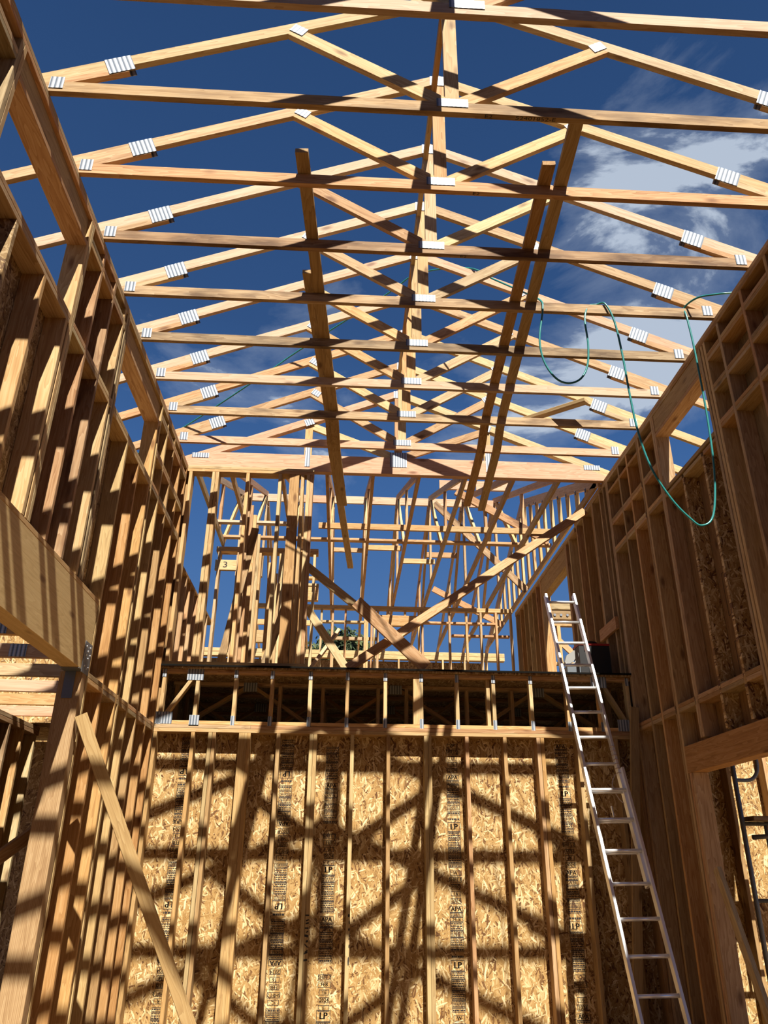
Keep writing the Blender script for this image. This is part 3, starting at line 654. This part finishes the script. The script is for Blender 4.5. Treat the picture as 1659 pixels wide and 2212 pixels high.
# ------------------------------------------------------------------ rear building: trusses across, walls, far wall
def rear_truss(x, k, y1=16.1, short=False):
    t_ = empty('rear_truss', (x, 8.25, 5.911), 'rear roof truss running away behind the girder, %s from the left' % ORD[k], 'truss', 'rear roof trusses hung from the girder')
    ridge = 12.15; rise = .40; zt = lambda y: 6.03 + rise * (ridge - 8.25) - rise * abs(y - ridge)
    Q = lambda pts: [(x, a, b_) for a, b_ in pts]
    ye = 10.62 if short else y1
    prism('bottom_chord', Q([(8.24, 5.911), (ye, 5.911), (ye, 6.0), (8.24, 6.0)]), (1, 0, 0), .038, (0, 1, 0), 'fir', t_)
    for s in (-1, 1):
        e = 8.24 if s < 0 else 16.6
        prism('top_chord', Q([(e, zt(e)), (ridge, zt(ridge)), (ridge, zt(ridge) - .096), (e, zt(e) - .096)]), (1, 0, 0), .038, (0, 1, -s * rise), 'fir_pink', t_)
        yv = ridge + s * 2.0
        prism('upright', Q([(yv - .045, 6.0), (yv + .045, 6.0), (yv + .045, zt(yv) - .09), (yv - .045, zt(yv) - .09)]), (1, 0, 0), .037, (0, 0, 1), 'fir', t_)
        w = strip2d((ridge + s * 1.55, 5.99), (ridge + s * .2, zt(ridge + s * .2) - .1), .089, 0)
        prism('web', Q(w), (1, 0, 0), .036, (0, -s * 1.35, 1.35), 'spruce', t_)
    prism('king_post', Q([(ridge - .045, 6.0), (ridge + .045, 6.0), (ridge + .045, zt(ridge) - .1), (ridge - .045, zt(ridge) - .1)]), (1, 0, 0), .035, (0, 0, 1), 'fir', t_)
    return zt(ridge)
RX = [-1.86, -1.45, -.84, -.29, .27, .83, 1.40, 1.99, 2.55]
for k, x in enumerate(RX): zr = rear_truss(x, k, short=(k < 2))
for k, (a, b_) in enumerate(zip(RX[:-1], RX[1:])):
    o = board('rear_ridge_block', (a + .02, 12.08, zr - .15), (b_ - .02, 12.08, zr - .15), .14, .038, 'fir_pink', None, (0, 0, 1))
    tag(o, 'pink tinted ridge block between rear trusses %s and %s from the left' % (ORD[k], ORD[k + 1]), 'block', 'ridge blocks of the rear roof')
    if k >= 6:
        o = board('rear_ridge_block', (a + .02, 10.9, zr - .40), (b_ - .02, 10.9, zr - .40), .16, .038, 'fir_pink', None, (0, 0, 1))
        tag(o, 'pink tinted block nearer the girder between rear trusses %s and %s' % (ORD[k], ORD[k + 1]), 'block', 'ridge blocks of the rear roof')
# gable truss standing on the right wall
gt = empty('gable_truss', (3.05, 8.25, 5.911), 'gable end frame with close uprights above the right rear wall', 'truss')
zt = lambda y: 6.02 + .40 * (12.15 - 8.25) - .40 * abs(y - 12.15)
for s in (-1, 1):
    e = 8.24 if s < 0 else 16.4
    prism('top_chord', [(3.05, e, zt(e)), (3.05, 12.15, zt(12.15)), (3.05, 12.15, zt(12.15) - .15), (3.05, e, zt(e) - .15)], (1, 0, 0), .038, (0, 1, -s * .4), 'fir_pink', gt)
board('bottom_chord', (3.05, 8.3, 5.955), (3.05, 16.2, 5.955), .089, .038, 'fir', gt)
for j in range(18):
    y = 8.72 + .41 * j
    if y > 15.6: break
    board('upright', (3.05, y, 6.0), (3.05, y, zt(y) - .15), .089, .038, 'spruce', gt, (0, 1, 0))
    if j < 8: plate(gt, 3.03, y - .021, zt(y) - .16, .03, .06)
# boards across the rear lower chords
tag(board('rear_brace', (-.44, 10.06, 6.046), (1.30, 10.06, 6.046), .089, .038, 'spruce', None, (0, 0, 1)), 'pale brace across the rear lower chords, left length', 'board', 'braces across the rear lower chords')
tag(board('rear_brace', (1.305, 10.06, 6.046), (3.01, 10.06, 6.046), .089, .038, 'spruce', None, (0, 0, 1)), 'pale brace across the rear lower chords, right length', 'board', 'braces across the rear lower chords')
tag(board('rear_brace', (-1.9, 10.52, 6.022), (3.03, 10.50, 6.022), .089, .038, 'fir', None, (0, 1, 0)), 'long flat brace across the rear lower chords behind the pale one', 'board', 'braces across the rear lower chords')
tag(board('rear_brace', (-1.9, 9.98, 6.022), (-.84, 9.98, 6.022), .089, .038, 'fir_pink', None, (0, 1, 0)), 'short flat brace behind the upper partition', 'board', 'braces across the rear lower chords')
for (a, b_, c, d, e, f_, lab) in ((.27, .83, 10.9, 6.07, 'spruce', .08, 'short pale block between the middle rear trusses, left one'), (.83, 1.40, 11.4, 6.06, 'spruce', .08, 'short pale block between the middle rear trusses, right one'),
                                  (1.40, 1.99, 12.95, 6.80, 'fir', .1, 'pale board high behind the rear ridge at right'), (-.29, .27, 12.9, 6.83, 'fir', .08, 'pale board high behind the rear ridge at left')):
    tag(board('rear_block', (a + .02, c, d), (b_ - .02, c, d), f_, .038, e, None, (0, 0, 1)), lab, 'block', 'short blocks in the rear roof')
tag(board('roof_brace', (1.559, 10.08, 6.668), (2.877, 10.08, 5.90), .115, .038, 'weathered', None, (.4, 0, 1)), 'grey weathered diagonal brace across the rear uprights', 'brace')
tag(board('roof_brace', (1.472, 12.05, 7.418), (3.0, 12.05, 5.84), .115, .038, 'weathered', None, (.4, 0, 1)), 'long weathered diagonal brace further back under the rear ridge', 'brace')
tag(board('roof_brace', (1.653, 14.05, 6.537), (3.0, 14.05, 5.83), .115, .038, 'fir', None, (.4, 0, 1)), 'pink diagonal brace low behind the rear wall frame', 'brace')
# rear inner wall
WI = empty('wall_rear', (1.2, 13.3, 3.53), 'open stud wall deep in the upper floor', kind='structure')
XI = [-.45, -.25, -.02, .33, .37, .45, .50, .56, 1.30, 1.36, 1.85, 2.16, 2.42, 2.70, 2.97]
for x in XI: board('stud', (x, 13.3, 3.57), (x, 13.3, 5.83), .089, .038, pick(['spruce', 'fir']), WI, (0, 1, 0))
for k in range(2): board('top_plate', (-1.9, 13.3, 5.849 + .038 * k), (3.0, 13.3, 5.849 + .038 * k), .089, .037, 'spruce', WI, (0, 1, 0))
board('header', (.58, 13.3, 5.64), (1.28, 13.3, 5.64), .19, .089, 'spruce', WI, (0, 0, 1))
for x in (.75, 1.05): board('stud', (x, 13.3, 5.735), (x, 13.3, 5.83), .089, .038, 'spruce', WI, (0, 1, 0))
board('rail', (-.45, 13.3, 5.60), (.33, 13.3, 5.60), .089, .038, 'spruce', WI, (0, 1, 0)); board('rail', (1.38, 13.3, 5.62), (2.68, 13.3, 5.62), .089, .038, 'fir', WI, (0, 1, 0))
board('rail', (1.9, 13.4, 5.42), (2.95, 13.4, 5.42), .089, .038, 'fir', WI, (0, 1, 0)); board('rail', (-.45, 13.4, 5.33), (.56, 13.4, 5.33), .06, .038, 'fir', WI, (0, 0, 1))
# far outer wall
WF = empty('wall_far', (.6, 16.1, 3.53), 'far outer wall of the upper floor with sheathing', kind='structure')
for k in range(2): board('top_plate', (-4.5, 16.1, 5.68 + .085 * k), (3.4, 16.1, 5.68 + .085 * k), .14, .08, 'spruce', WF, (0, 1, 0))
for j in range(14): board('stud', (-3.1 + .47 * j, 16.1, 3.57), (-3.1 + .47 * j, 16.1, 5.64), .14, .038, 'spruce', WF, (0, 1, 0))
for j in range(5): board('sheathing_panel', (-2.6 + 1.23 * j, 16.18, 3.5), (-2.6 + 1.23 * j, 16.18, 5.62), 1.225, .011, 'osb_dull', WF, (1, 0, 0))
# left part of the upper floor
W3 = empty('wall_left_rear', (-1.9, 9.5, 3.53), 'low stud wall and partitions behind the upper left partition', kind='structure')
for y in (8.45, 8.75, 9.0, 9.25, 9.5, 9.75, 10.0, 10.3): board('stud', (-1.96, y, 3.57), (-1.96, y, 4.74), .089, .038, pick(['fir', 'fir_pink']), W3, (1, 0, 0))
board('top_plate', (-1.96, 8.3, 4.76), (-1.96, 10.75, 4.76), .089, .038, 'amber', W3, (1, 0, 0))
for x in (-1.9, -1.62, -1.30, -1.0, -.96, -.62, -.5): board('stud', (x, 10.68, 3.57), (x, 10.68, 5.83), .14, .038, pick(['spruce', 'fir']), W3, (0, 1, 0))
for k in range(2): board('top_plate', (-1.95, 10.68, 5.85 + .038 * k), (-.45, 10.68, 5.85 + .038 * k), .14, .037, 'spruce', W3, (0, 1, 0))
hd3 = board('header', (-1.95, 10.64, 5.62), (-1.30, 10.64, 5.62), .16, .05, 'spruce', W3, (0, 0, 1))
ik = Ink(); ik.text('3', 0, 0, .13, 1.3); ik.build('marker_writing', (-1.80, 10.613, 5.62), (1, 0, 0), (0, 0, 1), hd3)
board('header', (-.96, 11.6, 5.53), (-.46, 11.6, 5.53), .22, .089, 'spruce', W3, (0, 0, 1))
for z in (5.80, 5.68): board('rail', (-1.0, 11.6, z), (-.46, 11.6, z), .089, .038, 'spruce', W3, (0, 1, 0))
for y, x in ((8.7, -1.28), (9.0, -1.28), (9.3, -1.27), (9.62, -1.28), (9.95, -1.28), (9.4, -.99), (9.8, -.99), (10.2, -.99), (8.95, -.62), (9.5, -.62)):
    board('stud', (x, y, 3.57), (x, y, 5.83 if x < -1.1 else 5.2), .089, .038, pick(['spruce', 'grey_pine', 'fir']), W3, (1, 0, 0))
board('brace', (-1.42, 8.6, 3.56), (-1.16, 8.75, 5.4), .089, .038, 'grey_pine', W3, (1, 0, 0)); board('brace', (-1.05, 9.2, 3.56), (-.72, 9.3, 4.8), .089, .038, 'grey_pine', W3, (1, 0, 0))
board('header', (-1.95, 12.4, 5.05), (-1.2, 12.4, 5.05), .2, .089, 'spruce', W3, (0, 0, 1)); board('rail', (-1.95, 12.4, 5.3), (-.5, 12.4, 5.3), .089, .038, 'spruce', W3, (0, 0, 1))
for x in (-1.85, -1.75, -1.2, -.75): board('stud', (x, 12.4, 3.57), (x, 12.4, 5.25), .089, .038, pick(['fir', 'spruce']), W3, (0, 1, 0))

# diagonal temporary braces on the upper floor
tag(board('diagonal_brace', (2.99, 8.70, 5.75), (.03, 8.28, 3.575), .10, .038, 'fir', None, (0, .25, 1)), 'long diagonal brace from the right wall down to the deck', 'brace')
tag(board('diagonal_brace', (-.47, 8.27, 4.74), (.60, 8.22, 3.86), .089, .038, 'spruce', None, (.5, 0, 1)), 'pale diagonal brace, its shadow striped upper end by the partition', 'brace')
tag(board('diagonal_brace', (.10, 8.13, 4.28), (.87, 8.13, 3.565), .14, .038, 'fir', None, (.5, 0, 1)), 'wide diagonal board under the long brace, foot on the deck', 'brace')
tag(board('diagonal_brace', (-.46, 8.45, 4.30), (.05, 8.45, 3.55), .089, .038, 'spruce', None, (.5, 0, 1)), 'short low diagonal brace left of the crossing', 'brace')
tag(board('diagonal_brace', (-.44, 8.6, 3.56), (-.1, 9.2, 4.25), .089, .038, 'fir', None, (.5, 0, 1)), 'small rising brace at the foot of the partition', 'brace')

# ------------------------------------------------------------------ lean-on boards and low braces
tag(board('diagonal_brace', (XL + .045, 5.685, 2.58), (-.70, 6.36, 0.03), .089, .040, 'golden', None, (-2.22, -.6, -1.2)), 'long slanting brace from the thick post across the lower left', 'brace')
tag(board('leaning_board', (3.03, 7.98, 3.15), (2.62, 7.86, .02), .089, .038, 'amber', None, (1, 0, 0)), 'upright board leaning in the corner right of the ladder', 'board')
tag(board('diagonal_brace', (XR - .03, 6.66, 1.62), (XR - .03, 5.9, 0.02), .089, .038, 'spruce', None, (0, 1, .4)), 'low slanting brace at the lower right opening', 'brace')

# ------------------------------------------------------------------ ladder
ld = empty('extension_ladder', (2.58, 6.9, 0), 'aluminium extension ladder leaning on the upper deck', 'ladder')
A0, A1 = Vector((2.575, 6.83, 0.0)), Vector((2.462, 8.37, 4.50)); ax = (A1 - A0).normalized(); side = Vector((1, 0, 0)); side = (side - ax * side.dot(ax)).normalized(); nr = side.cross(ax)
Lt = (A1 - A0).length
def lpt(s, u, v=0): return A0 + ax * s + side * u + nr * v
for u in (-.165, .165):
    board('fly_rail', lpt(1.55, u), lpt(Lt, u), .074, .027, 'aluminium', ld, nr)
    board('base_rail', lpt(0, u * 1.13, .05), lpt(2.62, u * 1.13, .05), .074, .027, 'aluminium', ld, nr)
    board('foot', lpt(-.02, u * 1.13, .05), lpt(.06, u * 1.13, .05), .09, .03, 'black_plastic', ld, nr)
k = 0; s = Lt - .10
while s > .2:
    if s > 1.6: tube('rung', [lpt(s, -.16), lpt(s, .16)], .0165, 'aluminium', ld, 10)
    if s < 2.6: tube('rung', [lpt(s, -.18, .05), lpt(s, .18, .05)], .0165, 'aluminium', ld, 10)
    s -= .281
rp = [lpt(2.62, .165 + .022 * math.cos(a * 1.1), .01 + .035 * math.sin(a * 1.1)) + ax * (.008 * a - .05) for a in range(0, 42)]
tube('rope_tie', rp, .005, 'rope', ld, 6)
tube('rope_tail', spline([lpt(2.6, .14, -.03), lpt(2.5, .09, -.04), lpt(2.36, .12, -.04), lpt(2.3, .16, -.02)]), .005, 'rope', ld, 6)
board('rung_lock', lpt(2.30, -.16, -.03), lpt(2.38, -.16, -.03), .03, .02, 'aluminium', ld, nr)
board('hook', lpt(2.18, .02, -.02), lpt(2.28, .02, -.02), .022, .012, 'aluminium', ld, nr)

# ------------------------------------------------------------------ tool case on the deck
def box(name, x0, x1, y0, y1, z0, z1, mat, par): return board(name, (x0, (y0 + y1) / 2, (z0 + z1) / 2), (x1, (y0 + y1) / 2, (z0 + z1) / 2), y1 - y0, z1 - z0, mat, par, (0, 1, 0))
tcs = empty('tool_case', (2.86, 8.5, 3.515), 'black tool case with a red lid edge on the deck behind the ladder', 'case')
box('case_body', 2.64, 2.99, 8.40, 8.62, 3.515, 3.92, 'black_plastic', tcs); box('lid_edge', 2.635, 2.995, 8.395, 8.625, 3.92, 3.945, 'red_plastic', tcs)
box('latch', 2.70, 2.74, 8.39, 8.40, 3.86, 3.94, 'red_plastic', tcs); tube('handle', spline([(2.74, 8.51, 3.945), (2.76, 8.51, 3.985), (2.87, 8.51, 3.985), (2.89, 8.51, 3.945)]), .012, 'black_plastic', tcs)
wl = empty('work_lamp', (2.55, 8.42, 3.515), 'small pale grey plastic fitting beside the black case', 'fitting')
box('stand_box', 2.48, 2.63, 8.38, 8.52, 3.515, 3.68, 'steel_dark', wl)
prism('housing', [(2.46, 8.42, 3.72), (2.49, 8.42, 3.80), (2.58, 8.42, 3.86), (2.61, 8.42, 3.80), (2.56, 8.42, 3.73), (2.49, 8.42, 3.69)], (0, -1, 0), .06, (1, 0, .5), 'grey_plastic', wl)
tube('bail', spline([(2.49, 8.40, 3.72), (2.47, 8.39, 3.69), (2.53, 8.39, 3.68), (2.60, 8.39, 3.75), (2.62, 8.40, 3.82), (2.59, 8.40, 3.88)]), .008, 'grey_plastic', wl)

# ------------------------------------------------------------------ teal hose over the trusses
y4 = TY(4)
hz = [(-2.6, 7.9, 5.84), (-1.86, 7.53, 6.12), (-.95, 7.0, 6.50), (-.63, 6.86, 6.685), (.30, 6.28, 7.02), (.62, 6.05, 7.12), (1.08, 5.734, 6.93), (1.30, 5.62, 6.70), (1.50, 5.35, 6.32), (1.58, 5.13, 6.045), (1.58, 5.085, 5.9),
      (1.53, 5.085, 5.60), (1.55, 5.09, 5.38), (1.63, 5.09, 5.22), (1.73, 5.09, 5.17), (1.84, 5.09, 5.22), (1.91, 5.09, 5.36), (1.935, 5.085, 5.58), (1.935, 5.09, 5.82), (1.99, 5.12, 5.99), (2.07, 5.128, 6.022), (2.13, 5.09, 6.0),
      (2.185, 5.08, 5.80), (2.21, 5.08, 5.45), (2.22, 5.08, 5.10), (2.24, 5.08, 4.75), (2.30, 5.08, 4.42), (2.42, 5.08, 4.15), (2.54, 5.08, 3.99), (2.62, 5.08, 3.935), (2.72, 5.08, 4.02), (2.79, 5.08, 4.35), (2.82, 5.08, 4.75), (2.83, 5.08, 5.15), (2.83, 5.08, 5.6),
      (2.825, 5.09, 5.90), (2.835, 5.12, 6.02), (2.90, 5.0, 6.03), (3.02, 4.9, 5.99), (3.15, 4.86, 5.98), (3.6, 4.8, 6.0)]
tag(tube('air_hose', spline(hz, 6), .0085, 'hose_teal', None, 8), 'teal air hose draped over the trusses and hanging in loops at right', 'hose')

# ------------------------------------------------------------------ side room on the left
WS = empty('wall_side_left', (-3.5, 8.4, 0), 'strand board wall and stud partition of the room beyond the left opening', kind='structure')
for j in range(3): board('sheathing_panel', (-2.75 - 1.23 * j, 8.42, 0), (-2.75 - 1.23 * j, 8.42, 5.2), 1.225, .011, 'osb', WS, (1, 0, 0))
for j in range(7): board('stud', (-2.2 - .41 * j, 8.34, 0), (-2.2 - .41 * j, 8.34, 2.7), .14, .038, 'amber', WS, (0, 1, 0))
board('sheathing_panel', (-4.3, 8.2, 0), (-4.3, 8.2, 2.74), 3.2, .011, 'osb_dull', WS, (1, 0, 0))
for j in range(13): board('stud', (-2.87, 7.36 - .30 * j, 0), (-2.87, 7.36 - .30 * j, 2.68), .14, .038, pick(['spruce', 'fir', 'weathered']), WS, (1, 0, 0))
for k in range(2): board('top_plate', (-2.87, 3.0, 2.70 + .038 * k), (-2.87, 7.42, 2.70 + .038 * k), .14, .037, 'fir', WS, (1, 0, 0))
board('brace', (-2.78, 5.0, 1.0), (-2.1, 6.4, 2.0), .089, .038, 'spruce', WS, (0, 0, 1))
board('ceiling_shade_panel', (-5.5, 7.78, 2.775), (XL - WT - .02, 7.78, 2.775), 1.1, .012, 'osb_dull', WS, (0, 1, 0))  # ceiling sheet added to keep the sun off the wall beneath
for j in range(4): board('sheathing_panel', (-2.947, 3.6 + 1.1 * j, 0), (-2.947, 3.6 + 1.1 * j, 2.74), 1.095, .011, 'osb_dull', WS, (0, 1, 0))  # dark sheets added behind the studs to hide the sunlit ground
for k in range(7):
    y = 4.34 + .61 * k
    j_ = empty('ceiling_joist', (-3.6, y, 2.95), 'joist over the left side room, %s from the camera' % ORD[k], 'joist', 'joists over the left side room')
    board('joist_board', (-5.5, y, 3.02), (XL - WT - .02, y, 3.00), .10, .038, pick(['fir_pink', 'fir', 'spruce']), j_, (0, 0, 1))
    plate(j_, -2.15 - .1 * (k % 3), y - .022, 3.0, .12, .09)
# ------------------------------------------------------------------ side room on the right, scaffold
WS2 = empty('wall_side_right', (5, 8.3, 0), 'strand board wall of the room beyond the right opening', kind='structure')
for j in range(3): board('sheathing_panel', (3.85 + 1.23 * j, 8.36, 0), (3.85 + 1.23 * j, 8.36, 3.2), 1.225, .011, 'osb', WS2, (1, 0, 0))
for x in (3.30, 3.62, 4.03, 4.44, 4.85, 5.26): board('stud', (x, 8.28, 0), (x, 8.28, 3.1), .14, .038, pick(['amber', 'fir']), WS2, (0, 1, 0))
board('top_plate', (3.24, 8.28, 3.13), (6.2, 8.28, 3.13), .14, .06, 'fir', WS2, (0, 1, 0))
board('ceiling_shade_panel', (3.23, 5.2, 3.175), (4.22, 5.2, 3.175), 6.4, .02, 'osb_dull', WS2, (0, 1, 0))  # unseen ceiling sheet added, edge set so the near wall stays shaded
for y in (5.5, 6.0, 6.5, 7.0, 7.5, 8.0): board('joist', (3.23, y, 3.095), (4.22, y, 3.095), .14, .038, 'fir', WS2, (0, 0, 1))
sc_ = empty('scaffold', (3.9, 7.75, 0), 'grey painted scaffold frame beyond the right opening', 'scaffold')
sx0 = 3.86
tube('leg', [(sx0, 7.75, 0), (sx0, 7.75, 2.75)], .022, 'scaffold_paint', sc_, 10); tube('leg', [(sx0 + 1.2, 7.75, 0), (sx0 + 1.2, 7.75, 2.75)], .022, 'scaffold_paint', sc_, 10)
tube('bent_handle', spline([(sx0, 7.75, 2.42), (sx0 + .14, 7.75, 2.42), (sx0 + .21, 7.75, 2.46), (sx0 + .25, 7.75, 2.55), (sx0 + .25, 7.75, 2.75)]), .018, 'scaffold_paint', sc_, 10)
for z in (2.02, 1.36, .7): tube('rail', [(sx0, 7.75, z), (sx0 + 1.2, 7.75, z)], .018, 'scaffold_paint', sc_, 10)
tube('brace_pin', [(sx0 + .06, 7.72, 1.90), (sx0 + .5, 7.70, 1.93)], .022, 'steel_dark', sc_, 10); tube('upright', [(sx0 + .22, 7.75, 2.02), (sx0 + .22, 7.75, 1.36)], .016, 'scaffold_paint', sc_, 8)
tag(board('scaffold_plank', (sx0 + .03, 7.69, 2.062), (sx0 + 1.17, 7.69, 2.062), .24, .04, 'weathered', None, (0, 1, 0)), 'dark plank lying on the scaffold frame', 'plank')

# ------------------------------------------------------------------ trees beyond
def tree(x, y, h, r, lab, seed):
    rr = random.Random(seed); t_ = empty('tree', (x, y, -.3), lab, 'tree', 'trees far behind the building')
    tube('trunk', [(x, y, -.3), (x + .1, y, h * .5), (x, y, h - r)], .25, 'bark', t_, 8)
    vs_, fs = [], []
    for k in range(2600):
        d = Vector((rr.gauss(0, 1), rr.gauss(0, 1), rr.gauss(0, 1))).normalized() * (r * rr.uniform(.55, 1.0) * (1 + .25 * math.sin(3 * rr.random() * 6)))
        c = Vector((d.x * 1.1, d.y, d.z * .8)); a = Vector((rr.uniform(-1, 1), rr.uniform(-1, 1), rr.uniform(-1, 1))).normalized(); b_ = a.orthogonal().normalized(); s_ = rr.uniform(.10, .22)
        i = len(vs_); vs_ += [tuple(c + a * s_), tuple(c + b_ * s_ * .5), tuple(c - a * s_), tuple(c - b_ * s_ * .5)]; fs.append((i, i + 1, i + 2, i + 3))
    me = bpy.data.meshes.new('foliage'); me.from_pydata(vs_, [], fs); me.update(); f = link('foliage', me, 'leaf', t_, Matrix.Translation((x, y, h - r * .8))); f['kind'] = 'stuff'
tree(-.15, 40, 13.1, 1.25, 'dark round tree top behind the far wall, right one', 3); tree(-2.1, 45.5, 13.7, 1.15, 'dark round tree top behind the far wall, left one', 4)

# timber frame seen through the opening behind the ladder top
of = empty('outer_frame', (3.9, 12.5, 3.5), 'timber frame seen through the opening behind the ladder top', 'frame')
ln = board('lintel', (3.42, 12.5, 5.56), (4.4, 12.5, 5.56), .15, .09, 'grey_pine', of, (0, 0, 1))
board('lintel', (3.42, 12.52, 5.74), (4.4, 12.52, 5.74), .14, .09, 'grey_pine', of, (0, 0, 1))
for x in (3.55, 3.66, 3.77): tube('bolt_head', [(x, 12.452, 5.56), (x, 12.44, 5.56)], .022, 'galvanized', ln, 10)
board('rail', (3.42, 12.5, 5.40), (4.3, 12.5, 5.40), .06, .089, 'spruce', of, (0, 0, 1)); board('rail', (3.42, 12.6, 4.75), (4.3, 12.6, 4.75), .05, .089, 'fir', of, (0, 0, 1))
for x in (3.60, 3.95, 4.1): board('upright', (x, 12.5, -.3), (x, 12.5, 5.37), .06, .089, 'spruce', of, (1, 0, 0))
board('brace', (3.6, 12.55, 5.15), (4.0, 12.55, 4.75), .10, .038, 'fir', of, (0, 0, 1))
